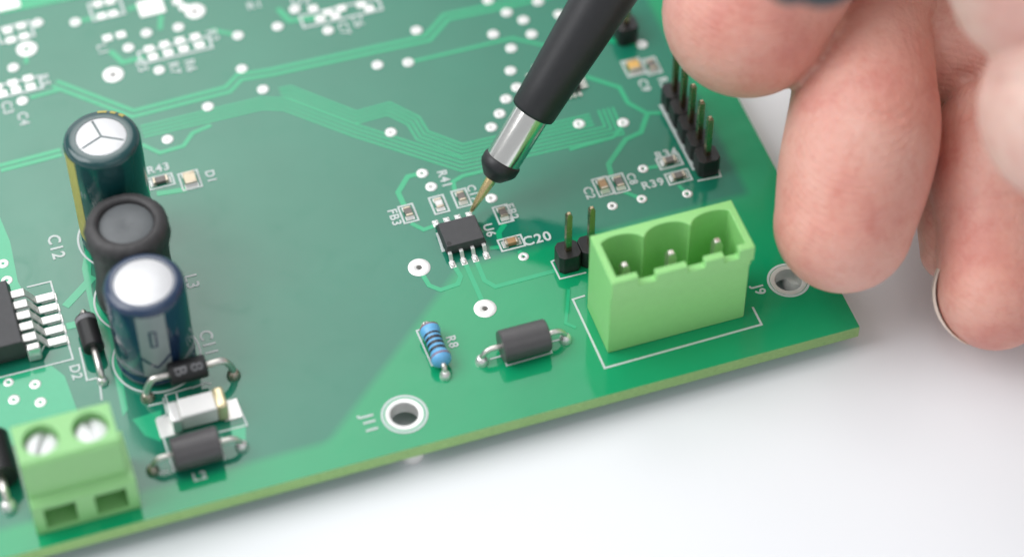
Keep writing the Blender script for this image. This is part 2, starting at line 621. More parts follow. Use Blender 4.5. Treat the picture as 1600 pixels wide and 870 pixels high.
trace([(48, 153), (95, 140)], 0.5)
trace([(889, 452), (884, 505), (900, 512)], 0.35)


def pour(pts, name='copper_pour', m='pour'):
    return MB().prism(px_line(pts), -0.02, 0.03).build(name, M[m], board, UP, smooth=False)


pour([(-60, 330), (-2, 335), (16, 378), (28, 440), (36, 455), (-60, 470)])
pour([(-60, 606), (78, 569), (101, 587), (124, 650), (126, 665), (-60, 720)])
pour([(136, 372), (143, 400), (142, 440), (144, 462), (172, 505), (186, 560), (200, 640), (192, 650), (176, 575), (150, 520), (138, 470), (128, 420)])
pour([(207, 655), (252, 640), (252, 690), (226, 680)])
pour([(358, 668), (384, 662), (384, 688), (368, 690)])

# ---- plated rings with their drilled barrels
for px, py, (r, h) in VIAS:
    c = at(px, py)
    m = MB().lathe([(h*.86, -THICK), (h*.86, .045), (h, .066), (r*.93, .066), (r, .035), (r, -.01)], seg=28 if r > 1 else 20)
    m.build('via_ring', M['tin'], board, (c.x, c.y, THICK), angle=50)
for i, (px, py, r) in enumerate(HOLES):
    c = at(px, py)
    ro = 2.42 if i == 0 else 2.3
    g = empty('mounting_hole', board, (c.x, c.y, THICK), ('plated mounting hole beside the front edge marking', 'plated mounting hole half hidden by the finger')[i])
    MB().lathe([(r*.95, -THICK), (r*.95, .05), (r+.02, .075), (r+.40, .075), (r+.44, -.01)], seg=48).build('plated_ring', M['tin'], g)
    MB().lathe([(ro-.26, -.01), (ro-.26, .058), (ro, .058), (ro, -.01)], seg=56).build('silkscreen_ring', M['silk'], g)
    if i == 0:
        MB().lathe([(r+.44, -.01), (r+.44, .05), (ro-.27, .05), (ro-.27, -.01)], seg=48).build('keepout_ring', M['pour'], g)


# ---- legend
def silk(pts, w=0.2, closed=False):
    return MB().ribbon(px_line(pts), w, -0.015, 0.05).build('silkscreen_line', M['silk'], board, UP, smooth=False)


def silk_box(cx, cy, hx, hy, w=0.2):
    p = [(cx-hx, cy-hy), (cx+hx, cy-hy), (cx+hx, cy+hy), (cx-hx, cy+hy)]
    return MB().ribbon(p, w, -0.015, 0.05, True).build('silkscreen_outline', M['silk'], board, UP, smooth=False)


def silk_ring(c, r, w=0.22):
    return MB().lathe([(r-w/2, -.015), (r-w/2, .05), (r+w/2, .05), (r+w/2, -.015)], seg=64).build('silkscreen_ring', M['silk'], board, (c[0], c[1], THICK))


def text_mesh(s, size, ext=0.03, bold=0.02):
    fc = bpy.data.curves.new('t', 'FONT')
    fc.body = s
    fc.size = size
    fc.extrude = ext
    fc.offset = bold*size
    fc.align_x = 'CENTER'
    fc.align_y = 'CENTER'
    fc.space_character = 1.12
    o = bpy.data.objects.new('t', fc)
    col.objects.link(o)
    bpy.context.view_layer.update()
    me = evaluated(o)
    bpy.data.objects.remove(o)
    return me


def legend(s, px, py, size=1.75, rot=0, z=0.025):
    me = text_mesh(s, size, 0.03)
    c = at(px, py)
    o = link('silkscreen_text', me, M['silk'], board, (c.x, c.y, THICK+z), smooth=False)
    o.rotation_euler = (0, 0, math.radians(rot))
    return o


V = -90
legend('C12', 87, 386, 1.9, V)
legend('C11', 325, 536, 1.9, V)
legend('L3', 299, 440, 1.9, V)
legend('D2', 118, 581, 1.5, V)
legend('U6', 764, 360, 1.45, V)
legend('C20', 839, 374, 1.75, 0)
legend('R41', 694, 280, 1.5, V)
legend('FB3', 616, 340, 1.45, V)
legend('FB2', 799, 331, 1.4, V)
legend('C17', 739, 302, 1.3, V)
legend('J11', 577, 662, 1.75, V)
legend('R43', 247, 264, 1.5, 0)
legend('D1', 329, 276, 1.4, V)
legend('R39', 1020, 288, 1.5, 0)
legend('R34', 1041, 241, 1.5, 0)
legend('C2', 920, 302, 1.4, V)
legend('C8', 987, 280, 1.3, V)
legend('J9', 1186, 453, 1.6, V)
legend('R8', 706, 534, 1.4, V)
legend('L2', 312, 744, 1.4, 0)
legend('C9', 1006, 134, 1.5, V)
legend('R3', 1037, 130, 1.5, V)
for s, x, y in (('R7', 272, 107), ('R6', 297, 103), ('C5', 221, 103), ('C3', 11, 169), ('C4', 36, 186), ('R5', 68, 126), ('L1', 160, 78), ('C7', 537, 45), ('C6', 558, 33), ('R2', 332, 56)):
    legend(s, x, y, 1.6, V)
legend('R1', 398, 9, 1.6, 0)
legend('U2', 470, 2, 1.8, 0)

silk([(914, 462), (895, 468), (945, 575), (1190, 507), (1176, 480)], 0.22)
silk([(871, 405), (861.5, 409), (875, 436), (916, 426)], 0.18)
silk([(659, 514), (651, 517), (675, 571), (688.5, 568)], 0.2)
silk([(781, 545), (792, 571), (862, 551), (850, 522)], 0.18)
silk([(766, 561), (784, 556)], 0.18)
silk([(857, 535), (880, 529)], 0.18)
silk([(42, 449), (79, 440), (114, 561), (-40, 600)], 0.2)
silk([(124, 543), (136, 594), (155, 590), (159, 625)], 0.2)
silk([(683, 364), (692, 392), (702, 389)], 0.3)
silk([(255, 622), (262, 650)], 0.18)
silk([(300, 605), (258, 617), (265, 640)], 0.18)
silk([(232, 634), (258, 628)], 0.18)
silk([(272, 645), (246, 653), (262, 705), (272, 735), (350, 715), (344, 690)], 0.2)
silk([(275, 612), (278, 625)], 0.18)
silk([(368, 622), (386, 664), (342, 675)], 0.18)
silk([(330, 600), (322, 598), (300, 606)], 0.18)
silk([(1032, 164), (1085, 266)], 0.42)
silk([(1090, 283), (1126, 276), (1122, 264)], 0.2)
silk([(238, 741), (262, 736)], 0.2)


# ------------------------------------------------------------------ chips
def chip(px, py, along, L, W, H, body, label, box=True, bx=1.35, by=.95, endm='endcap'):
    c = at(px, py)
    g = empty('chip_component', board, (c.x, c.y, THICK), label, rz=math.radians(90 if along == 'y' else 0))
    MB().box(-L/2+.3, L/2-.3, -W/2, W/2, .05, H).build('chip_body', M[body], g, bevel=.06)
    for s in (-1, 1):
        MB().box(min(s*L/2, s*(L/2-.31)), max(s*L/2, s*(L/2-.31)), -W/2-.02, W/2+.02, .04, H+.03).build('end_cap', M[endm], g, bevel=.08, seg=3)
        p = MB()
        p.prism([(s*(L/2-.3), -W/2-.08), (s*(L/2+.3), -W/2-.08), (s*(L/2+.3), W/2+.08), (s*(L/2-.3), W/2+.08)], -.01, .07)
        x0, x1 = s*(L/2-.02), s*(L/2+.24)
        p._add([(x0, -W/2, .06), (x0, W/2, .06), (x1, -W/2, .06), (x1, W/2, .06), (x0, -W/2, H*.75), (x0, W/2, H*.75)],
               [(2, 3, 5, 4), (0, 4, 5, 1), (0, 2, 4), (1, 5, 3), (0, 1, 3, 2)])
        p.build('solder_pad', M['tin'], g)
    if box:
        hx, hy = L/2+bx-.8, W/2+by-.55
        MB().ribbon([(-hx, -hy), (hx, -hy), (hx, hy), (-hx, hy)], .2, -.015, .05, True).build('silkscreen_outline', M['silk'], g, smooth=False)
    return g


chip(638, 334, 'y', 1.35, .8, .5, 'chipgrey', 'tiny dark chip with outline at the far left of the eight-pin chip')
chip(686, 320, 'y', 1.35, .8, .4, 'ceramic', 'tiny pale chip with outline behind the eight-pin chip')
chip(721, 310, 'y', 1.35, .8, .5, 'chipgrey', 'tiny dark chip left of the probe needle')
chip(786, 335, 'y', 1.35, .8, .5, 'chipgrey', 'tiny dark chip right of the probe needle')
chip(799, 380, 'x', 1.5, .8, .55, 'chipbrown', 'tiny orange brown chip beside the marking C20')
chip(942, 292, 'y', 1.5, .85, .6, 'chipbrown', 'tan chip, left one of the outlined pair')
chip(967, 287, 'y', 1.5, .85, .5, 'chipgrey', 'grey chip, right one of the outlined pair')
chip(1046, 253, 'x', 1.5, .8, .5, 'chipgrey', 'small chip beside the pin row, farther one')
chip(1060, 277, 'x', 1.5, .8, .5, 'chipgrey', 'small chip beside the pin row, nearer one')
chip(251, 284, 'x', 1.7, .85, .5, 'chipgrey', 'dark chip under the marking R43 by the green capacitor')
chip(297, 282, 'y', 1.7, 1.3, .6, 'ledpale', 'pale amber chip with outline right of the green capacitor', bx=1.2)
chip(990, 106, 'y', 1.7, 1.3, .6, 'ledgold', 'amber chip with white outline between probe and thumb', bx=1.2)
chip(1018, 104, 'y', 1.4, .8, .5, 'chipgrey', 'grey chip with white outline next to the amber chip')


# unfitted pads at the far left
def pad(px, py, hx=.55, hy=.5):
    c = at(px, py)
    MB().box(-hx, hx, -hy, hy, -.01, .07).build('bare_pad', M['tin'], board, (c.x, c.y, THICK), bevel=.05)


for p in [(233, 77), (257, 70), (281, 64), (305, 58), (239, 89), (263, 83), (287, 77), (312, 71), (153, 7), (172, 3), (159, 26), (177, 22), (168, 60), (189, 55),
          (12, 48), (33, 41), (17, 63), (38, 57), (20, 130), (44, 123), (4, 147), (25, 141), (48, 136), (489, 14), (513, 20), (533, 14), (564, 8), (500, 30), (524, 25), (-4, 137), (577, 14), (277, 3), (287, 12)]:
    pad(*p)
pad(236, 12, 1.5, 1.3)
pad(6, 6, 1.8, 1.2)
for a, b in (((222, 98), (325, 60)), ((475, 40), (590, 2)), ((2, 70), (45, 33)), ((-20, 158), (60, 120)), ((148, 34), (184, -5))):
    A, Bp = at(*a), at(*b)
    cx, cy = (A.x+Bp.x)/2, (A.y+Bp.y)/2
    silk_box(cx, cy, abs(Bp.x-A.x)/2+.1, max(.95, abs(Bp.y-A.y)/2-.2), .3)
for s in (at(244, 82), at(268, 76), at(292, 70)):
    MB().box(s.x+.75, s.x+.95, s.y-.9, s.y+.9, -.015, .05).build('silkscreen_line', M['silk'], board, UP, smooth=False)


# ------------------------------------------------------------------ integrated circuits
def gull_lead(x, y, d, z0, reach, w, drop=.12, ln=None):
    """a gull-wing lead leaving the body at y towards d = -1 / +1"""
    prof = [(0, z0), (reach*.28, z0), (reach*.5, drop), (reach, drop)]
    m = MB()
    m2 = []
    for dy, z in prof:
        m2 += [(x-w/2, y+d*dy, z-.1), (x+w/2, y+d*dy, z-.1), (x+w/2, y+d*dy, z+.1), (x-w/2, y+d*dy, z+.1)]
    fs = []
    for i in range(len(prof)-1):
        a, b = 4*i, 4*i+4
        fs += [(a+k, a+(k+1) % 4, b+(k+1) % 4, b+k) for k in range(4)]
    fs += [(0, 1, 2, 3), (15, 14, 13, 12)]
    m._add(m2, fs)
    return m


def ic_body(hx, hy, z0, z1, t=.22):
    m = MB()
    zm = (z0+z1)/2
    vs = []
    for z, k in ((z0, t), (zm, 0), (z1, t)):
        vs += [(-hx+k, -hy+k, z), (hx-k, -hy+k, z), (hx-k, hy-k, z), (-hx+k, hy-k, z)]
    fs = [(3, 2, 1, 0), (8, 9, 10, 11)]
    for a in (0, 4):
        fs += [(a+k, a+(k+1) % 4, a+4+(k+1) % 4, a+4+k) for k in range(4)]
    return m._add(vs, fs)


c = (at(683, 353, 1.5)+at(759, 371, 1.5)+at(744, 335, 1.5)+at(694, 384, 1.5))/4
u6 = empty('eight_pin_chip', board, (c.x, c.y, THICK), 'black eight-pin chip touched by the probe needle')
ic_body(2.28, 1.92, .15, 1.55).build('chip_body', M['epoxy'], u6, bevel=.05)
for s in (-1, 1):
    for k in range(4):
        x = -1.905+1.27*k
        gull_lead(x, s*1.85, s, .8, 1.45, .42).build('lead', M['tin'], u6, bevel=.04)
        MB().box(x-.33, x+.33, min(s*2.55, s*3.5), max(s*2.55, s*3.5), -.01, .06).build('solder_pad', M['tin'], u6, bevel=.04)
        MB().ball((x, s*3.1, .06), .28, 12, (1, 1.2, .75)).build('solder_joint', M['solder'], u6)
MB().lathe([(0, 0), (.28, 0), (.28, .004), (0, .004)], (-1.75, -1.35, 1.551), seg=20).build('pin_one_mark', M['black'], u6)

# driver chip cut by the left frame edge; its leads leave towards +x
g = empty('driver_chip', board, (at(20, 500).x-4.0, at(62, 500).y, THICK), 'black chip with five thick bent leads at the left edge')
cb = at(97, 534)
y0 = cb.y-g.location.y+0.05
cx = at(92, 500).x-g.location.x
ic_body(3.3, 4.6, .3, 3.0, .3).build('chip_body', M['epoxy'], g, loc=(cx-7.3, y0+3.2, 0), bevel=.08)
for k in range(6):
    yy = y0+1.52*k
    prof = [(-4.3, 2.0), (-2.75, 2.0), (-1.75, .25), (.25, .25)]
    vs = []
    for xx, z in prof:
        vs += [(cx+xx, yy-.5, z-.16), (cx+xx, yy+.5, z-.16), (cx+xx, yy+.5, z+.16), (cx+xx, yy-.5, z+.16)]
    fs = []
    for i in range(3):
        a, b = 4*i, 4*i+4
        fs += [(a+j, a+(j+1) % 4, b+(j+1) % 4, b+j) for j in range(4)]
    fs += [(0, 1, 2, 3), (15, 14, 13, 12)]
    if k < 5:
        MB()._add(vs, fs).build('lead', M['tin'], g, bevel=.07)
        MB().box(cx-1.3, cx+.45, yy-.52, yy+.52, -.01, .07).build('solder_pad', M['tin'], g, bevel=.04)
MB().box(cx-4.05, cx-2.6, y0-1.75, y0-.9, .05, 2.15).build('heat_tab', M['solder'], g, bevel=.2)

# controller half hidden behind the probe
c = at(870, 128)
g = empty('controller_chip', board, (c.x, c.y, THICK), 'grey square chip hidden behind the black probe sleeve')
ic_body(2.2, 2.2, .1, 1.0, .15).build('chip_body', M['epoxy'], g, bevel=.05)
for k in range(7):
    p = -1.8+.6*k
    for s in (-1, 1):
        MB().box(p-.15, p+.15, min(s*2.15, s*3.05), max(s*2.15, s*3.05), .03, .2).build('lead', M['wire'], g)
        MB().box(min(s*2.15, s*3.05), max(s*2.15, s*3.05), p-.15, p+.15, .03, .2).build('lead', M['wire'], g)


# ------------------------------------------------------------------ tall cylinders on the left
def can(name, label, c, r, h, sleeve, stripe, top_r):
    g = empty(name, board, (c[0], c[1], THICK), label)
    MB().lathe([(0, .25), (r-.25, .25), (r, .6), (r, 1.3), (r-.16, 1.55), (r-.16, 1.75), (r, 2.05), (r, h-.75), (r-.12, h-.35), (r-.42, h-.08), (r-.75, h), (top_r, h-.02), (top_r, h-.12), (0, h-.12)], seg=64).build('sleeve', M[sleeve], g, angle=60)
    return g


def stripe_on(g, name, r, a0, a1, z0, z1, m, lift=.012):
    n = 10
    vs, fs = [], []
    for k in range(n+1):
        a = math.radians(a0+(a1-a0)*k/n)
        for z, rr in ((z0, r+lift), (z1, r+lift)):
            vs.append((rr*math.cos(a), rr*math.sin(a), z))
    for k in range(n):
        fs.append((2*k, 2*k+2, 2*k+3, 2*k+1))
    return MB()._add(vs, fs).build(name, M[m], g)


# green can: the top's centre is at pixel (158, 214)
HG = 16.0
tc_ = at(158, 213, HG)
gc = can('green_capacitor', 'tall dark green capacitor with gold stripe and white vented top', (tc_.x, tc_.y), 4.0, HG, 'capgreen', None, 2.62)
me = MB()
vent = [(0, -.03), (2.6, -.03), (2.6, .05), (2.5, .09), (0, .09)]
cutters = []
for a in (100, 205, 330):
    b = MB()
    q = math.radians(a)
    d, n = Vector((math.cos(q), math.sin(q), 0)), Vector((-math.sin(q), math.cos(q), 0))
    vs = []
    for z in (-.01, .2):
        for u, w in ((-.1, -.13), (2.45, -.13), (2.45, .13), (-.1, .13)):
            p = d*u+n*w
            vs.append((p.x, p.y, z))
    b._add(vs, [(0, 1, 2, 3), (7, 6, 5, 4), (0, 4, 5, 1), (1, 5, 6, 2), (2, 6, 7, 3), (3, 7, 4, 0)])
    cutters.append(b)
topme = cut(MB().lathe(vent, seg=56), cutters)
link('can_top', topme, M['alu'], gc, (0, 0, HG-.12))
stripe_on(gc, 'gold_stripe', 4.0, 168, 212, 2.2, HG-.75, 'goldink')
for a0, a1, z1 in ((52, 62, .5), (68, 84, .5), (36, 46, .55)):
    n = 6
    vs, fs = [], []
    for k in range(n+1):
        a = math.radians(a0+(a1-a0)*k/n)
        for rr, z in ((3.3, HG+.012), (3.6, HG-.06), (3.89, HG-.33)):
            vs.append((rr*math.cos(a), rr*math.sin(a), z+.012))
    for k in range(n):
        fs += [(3*k, 3*k+1, 3*k+4, 3*k+3), (3*k+1, 3*k+2, 3*k+5, 3*k+4)]
    MB()._add(vs, fs).build('gold_print', M['goldink'], gc)
silk_ring((tc_.x, tc_.y), 4.45)

# blue can
HB = 12.5
tb_ = at(224, 440, HB)
bc = can('blue_capacitor', 'short navy capacitor with grey arrow stripe and bright white top', (tb_.x, tb_.y), 4.1, HB, 'capblue', None, 3.0)
MB().lathe([(0, -.03), (2.98, -.03), (2.98, .05), (2.9, .1), (0, .1)], seg=56).build('can_top', M['alu'], bc, (0, 0, HB-.12))
stripe_on(bc, 'grey_stripe', 4.1, 243, 285, 2.2, HB-.75, 'greyink')


def wrap(g, name, pts, w, r, m, lift=.03):
    """a line of paint on a can: pts are (angle, z)"""
    vs, fs = [], []
    dense = []
    for (a0, z0), (a1, z1) in zip(pts, pts[1:]):
        for k in range(6):
            dense.append((a0+(a1-a0)*k/6, z0+(z1-z0)*k/6))
    dense.append(pts[-1])
    for i, (a, z) in enumerate(dense):
        a_, b_ = dense[max(i-1, 0)], dense[min(i+1, len(dense)-1)]
        t = Vector(((b_[0]-a_[0])*math.pi/180*r, b_[1]-a_[1])).normalized()
        nn = Vector((-t.y, t.x))*w/2
        for s in (-1, 1):
            q = math.radians(a)+s*nn.x/r
            vs.append(((r+lift)*math.cos(q), (r+lift)*math.sin(q), z+s*nn.y))
    for i in range(len(dense)-1):
        fs.append((2*i, 2*i+2, 2*i+3, 2*i+1))
    return MB()._add(vs, fs).build(name, M[m], g)


wrap(bc, 'arrow_print', [(243, 5.2), (264, 3.6), (285, 5.2)], .32, 4.1, 'capblue')
wrap(bc, 'minus_print', [(260, 9.4), (268, 9.4), (268, 7.0), (260, 7.0), (260, 9.4)], .25, 4.1, 'capblue')
silk_ring((tb_.x, tb_.y), 4.55)

# drum inductor in black shrink tube
HI = 12.6
ti = at(196, 345, HI)
ind = empty('drum_inductor', board, (ti.x, ti.y, THICK), 'black shrink-wrapped drum inductor with grey ferrite top between the capacitors')
R_ = 4.35
prof = [(0, .3), (3.6, .3), (R_-.1, .9), (R_, 2.2), (R_-.15, 3.0), (R_-.35, 4.2), (R_-.4, 6.5), (R_-.35, 8.8), (R_-.1, 9.8), (R_, 10.4), (R_, 11.4), (R_-.18, 12.1), (R_-.6, 12.5), (R_-1.05, 12.62), (R_-1.4, 12.5), (R_-1.5, 12.25), (R_-1.5, 11.7), (0, 11.7)]
sh = MB().lathe(prof, seg=72)
for i, v in enumerate(sh.v):
    if v[2] > 1 and math.hypot(v[0], v[1]) > 3.2:
        a = math.atan2(v[1], v[0])
        k = 1+.008*math.sin(7*a+v[2])+.006*math.sin(19*a-2*v[2])
        if 10 < v[2] < 12.3:
            k += .010*math.sin(28*a)
        sh.v[i] = (v[0]*k, v[1]*k, v[2])
sh.build('shrink_tube', M['shrink'], ind, angle=80)
MB().lathe([(0, 11.6), (R_-1.52, 11.6), (R_-1.52, 12.0), (R_-1.62, 12.08), (.6, 12.1), (.35, 12.02), (0, 12.0)], seg=56).build('ferrite_core', M['ferrite'], ind, angle=60)
silk_ring((ti.x, ti.y), 4.75)


# ------------------------------------------------------------------ axial components
def axial(name, label, c, along, L, r, z, body, lead_r, x_left, x_right, joint_l='solder', joint_r='solder', blob=.6, edge=.12, arch=0.35):
    """body centred on c at height z; leads bend down to joints at local x_left / x_right"""
    g = empty(name, board, (c[0], c[1], THICK), label, rz=math.radians(90 if along == 'y' else 0))
    MB().lathe([(0, -L/2), (r-edge, -L/2), (r, -L/2+edge), (r, L/2-edge), (r-edge, L/2), (0, L/2)], (0, 0, z), (1, 0, 0), 40).build('diode_body' if 'diode' in name else 'body', M[body], g)
    for s, xe, jm in ((-1, x_left, joint_l), (1, x_right, joint_r)):
        x0 = s*(L/2-.15)
        k = abs(xe)-L/2
        pts = [(x0, 0, z), (s*(L/2+k*.3), 0, z+arch*.25), (s*(L/2+k*.68), 0, z-.05), (s*(L/2+k*.93), 0, z*.6), (s*abs(xe), 0, z*.25), (s*abs(xe), 0, -.3)]
        MB().tube(pts, lead_r, 12, step=5).build('lead_wire', M['wire'], g)
        j = MB()
        j.lathe([(1.05*blob, -.01), (1.05*blob, .05), (1.02*blob, .3*blob), (.92*blob, .7*blob), (.74*blob, 1.05*blob), (.5*blob, 1.25*blob), (0, 1.32*blob)], (s*abs(xe), 0, 0), seg=24)
        j.build('solder_joint', M[jm], g)
    return g


# resistor, axis along y
a, b = at(667, 508, 1.3), at(694, 568, 1.3)
res = empty('metal_film_resistor', board, ((a.x+b.x)/2, (a.y+b.y)/2, THICK), 'blue metal film resistor with dark colour bands', rz=math.radians(90))
Lr = (a-b).length
prof = [(0, -.5), (.30, -.5), (.62, -.47), (.86, -.42), (.92, -.34), (.86, -.27), (.76, -.22), (.74, 0), (.76, .22), (.86, .27), (.92, .34), (.86, .42), (.62, .47), (.30, .5), (0, .5)]
MB().lathe([(r*1.2, h*Lr) for r, h in prof], (0, 0, 1.25), (1, 0, 0), 36).build('resistor_body', M['resblue'], res, angle=80)
for x, m, w in ((-.335, 'bandred', .04), (-.17, 'banddark', .075), (-.04, 'banddark', .075), (.085, 'banddark', .075), (.20, 'banddark', .06), (.405, 'bandred', .035)):
    rr = [r for r in (.765,)][0] if abs(x) < .22 else (.925 if abs(x) < .36 else .885)
    rr *= 1.2
    MB().lathe([(rr-.05, (x-w/2)*Lr), (rr, (x-w/2+.004)*Lr), (rr, (x+w/2-.004)*Lr), (rr-.05, (x+w/2)*Lr)], (0, 0, 1.25), (1, 0, 0), 36).build('colour_band', M[m], res)
for s in (-1, 1):
    e = Lr/2+.55
    MB().tube([(s*(Lr/2-.1), 0, 1.25), (s*(Lr/2+.25), 0, 1.22), (s*e, 0, .8), (s*(e+.1), 0, -.3)], .27, 12, step=5).build('lead_wire', M['wire'], res)
    MB().lathe([(.62, -.01), (.62, .05), (.60, .25), (.50, .55), (.30, .78), (.0, .85)], (s*(e+.1), 0, 0), seg=20).build('solder_joint', M['solder'], res)

c = at(819, 532, 1.75)
d1 = axial('power_diode', 'dark grey cylindrical diode right of the blue resistor', (c.x, c.y), 'x', 5.1, 1.72, 1.75, 'diode', .30, -4.65, 4.55, blob=.68)
c = at(306, 701, 1.75)
axial('power_diode', 'dark grey cylindrical diode in front of the white fuse', (c.x, c.y), 'x', 4.9, 1.75, 1.8, 'diode', .28, -4.6, 4.6, 'oldsolder', 'solder', blob=.66)
c = at(293, 577, 3.0)
d3 = axial('marked_diode', 'short black diode with printed marking in front of the blue capacitor', (c.x, c.y), 'x', 3.9, 1.2, 2.9, 'black', .36, -4.5, 4.6, 'oldsolder', 'oldsolder', blob=.7)
for ch, dx in (('B', -.85), ('8', .85)):
    me = text_mesh(ch, 1.75, .012)
    bm = bmesh.new()
    bm.from_mesh(me)
    bmesh.ops.subdivide_edges(bm, edges=bm.edges, cuts=2)
    for v in bm.verts:                          # turned on its side and wrapped round the body
        x, s_ = v.co.y, -v.co.x
        th = math.radians(122)-s_/1.2
        rr = 1.2+.012+v.co.z
        v.co = Vector((x+dx, rr*math.cos(th), 2.9+rr*math.sin(th)))
    bm.to_mesh(me)
    bm.free()
    link('printed_marking', me, M['markink'], d3, smooth=False)

# small diode with a highlight painted as a pale ring, axis along y
a, b = at(128, 492, 1.5), at(152, 550, 1.5)
c = (a+b)/2
d2 = axial('axial_diode', 'small black diode with a painted highlight at one end left of the blue capacitor', (c.x, c.y), 'y', 4.3, 1.12, 1.5, 'black', .36, -5.4, 3.4, 'solder', 'oldsolder', blob=.62)
MB().lathe([(1.13, 1.3), (1.135, 1.32), (1.135, 1.85), (1.13, 1.87)], (0, 0, 1.5), (1, 0, 0), 40).build('highlight_ring', M['markink'], d2)

# axial part cut by the frame at the far left
c = at(-6, 715, 1.8)
axial('axial_diode', 'black component cut by the left edge beside the screw terminal', (c.x, c.y), 'y', 5.4, 1.75, 1.8, 'black', .42, -5.0, 4.6, blob=.85)

# ------------------------------------------------------------------ white fuse in its clips
a, b = at(272, 651, 1.4), at(346, 630, 1.4)
c = (a+b)/2
fu = empty('ceramic_fuse', board, (c.x, c.y, THICK), 'white ceramic fuse with cream and gold end caps')
MB().box(-1.85, 1.85, -1.2, 1.2, .35, 2.5).build('fuse_body', M['ceramic'], fu, bevel=.15, seg=3)
MB().box(-2.95, -1.86, -1.28, 1.28, .15, 2.3).build('end_cap', M['tin'], fu, bevel=.22, seg=3)
MB().box(1.86, 2.95, -1.32, 1.32, .25, 2.75).build('end_cap', M['creamcap'], fu, bevel=.3, seg=3)
for s in (-1, 1):
    MB().box(min(s*2.4, s*4.3), max(s*2.4, s*4.3), -1.25, 1.25, -.01, .08).build('solder_pad', M['tin'], fu, bevel=.05)


# ------------------------------------------------------------------ pin headers
def header(name, label, first, n, along, pin_top=8.4, base_h=2.5):
    g = empty(name, board, (first.x, first.y, THICK), label, rz=math.radians(90 if along == 'y' else 0))
    for k in range(n):
        x = 2.54*k
        h, q = 1.25, .45
        MB().prism([(x-h, -h+q), (x-h+q, -h), (x+h-q, -h), (x+h, -h+q), (x+h, h-q), (x+h-q, h), (x-h+q, h), (x-h, h-q)], .05, base_h).build('header_block', M['black'], g, bevel=.08)
        m = MB()
        w, w2 = .32, .17
        vs = []
        for z, ww in ((-.5, w), (pin_top-.35, w), (pin_top, w2)):
            vs += [(x-ww, -ww, z), (x+ww, -ww, z), (x+ww, ww, z), (x-ww, ww, z)]
        fs = [(3, 2, 1, 0), (8, 9, 10, 11)]
        for a_ in (0, 4):
            fs += [(a_+k_, a_+(k_+1) % 4, a_+4+(k_+1) % 4, a_+4+k_) for k_ in range(4)]
        m._add(vs, fs).build('header_pin', M['pin'], g, bevel=.04)
    return g


header('two_pin_header', 'black two-pin header left of the green connector', at(889, 333, 8.4), 2, 'x')
header('pin_header', 'row of tall header pins beside the right board edge', at(1110, 183, 8.4), 5, 'y')
p = at(977, 60)
header('far_header', 'dark pin header behind the probe sleeve', Vector((p.x, p.y, 0)), 2, 'y', 4.5)


# ------------------------------------------------------------------ green three-pole socket
L0, Y0 = at(951, 555), at(951, 555).y
LX = 15.5
con = empty('green_connector', board, (L0.x, Y0, THICK), 'tall light green three-pole socket with scalloped cavity')
DY, HC = 6.7, 11.7
body = MB().box(0, LX, 0, DY, .02, HC)
cav = MB()
pts = [(.75, .85), (LX-.75, .85), (LX-.75, 4.0)]
xs = [LX/2-5.08, LX/2, LX/2+5.08]
for xc in reversed(xs):
    for k in range(13):
        a_ = math.radians(12+156*k/12)
        pts.append((min(LX-.75, max(.75, xc+2.5*math.cos(a_))), 4.55+1.4*math.sin(a_)))
pts.append((.75, 4.0))
cav.prism(pts, 3.0, HC+1)
cuts = [cav]
for x0, x1 in ((2.9, 4.8), (8.2, 10.1), (12.2, 13.8)):
    cuts.append(MB().box(x0, x1, -1, 1.6, HC-1.3, HC+1))
cuts.append(MB().box(4.8, 12.2, -1, 1.6, HC-.35, HC+.5))
cuts.append(MB().box(-1, LX+1, -1, .28, -1, 9.0))
cuts.append(MB().box(LX-.3, LX+1, -1, DY+1, -1, 9.6))
link('socket_shell', cut(body, cuts), M['green2'], con, bevel=.16, seg=3)
for xc in xs:
    m = MB()
    w = .5
    vs = []
    for z, ww in ((3.01, w), (9.3, w), (9.9, .28)):
        vs += [(xc-ww, 3.5-ww, z), (xc+ww, 3.5-ww, z), (xc+ww, 3.5+ww, z), (xc-ww, 3.5+ww, z)]
    fs = [(3, 2, 1, 0), (8, 9, 10, 11)]
    for a_ in (0, 4):
        fs += [(a_+k_, a_+(k_+1) % 4, a_+4+(k_+1) % 4, a_+4+k_) for k_ in range(4)]
    m._add(vs, fs).build('contact_pin', M['wire'], con, bevel=.07)

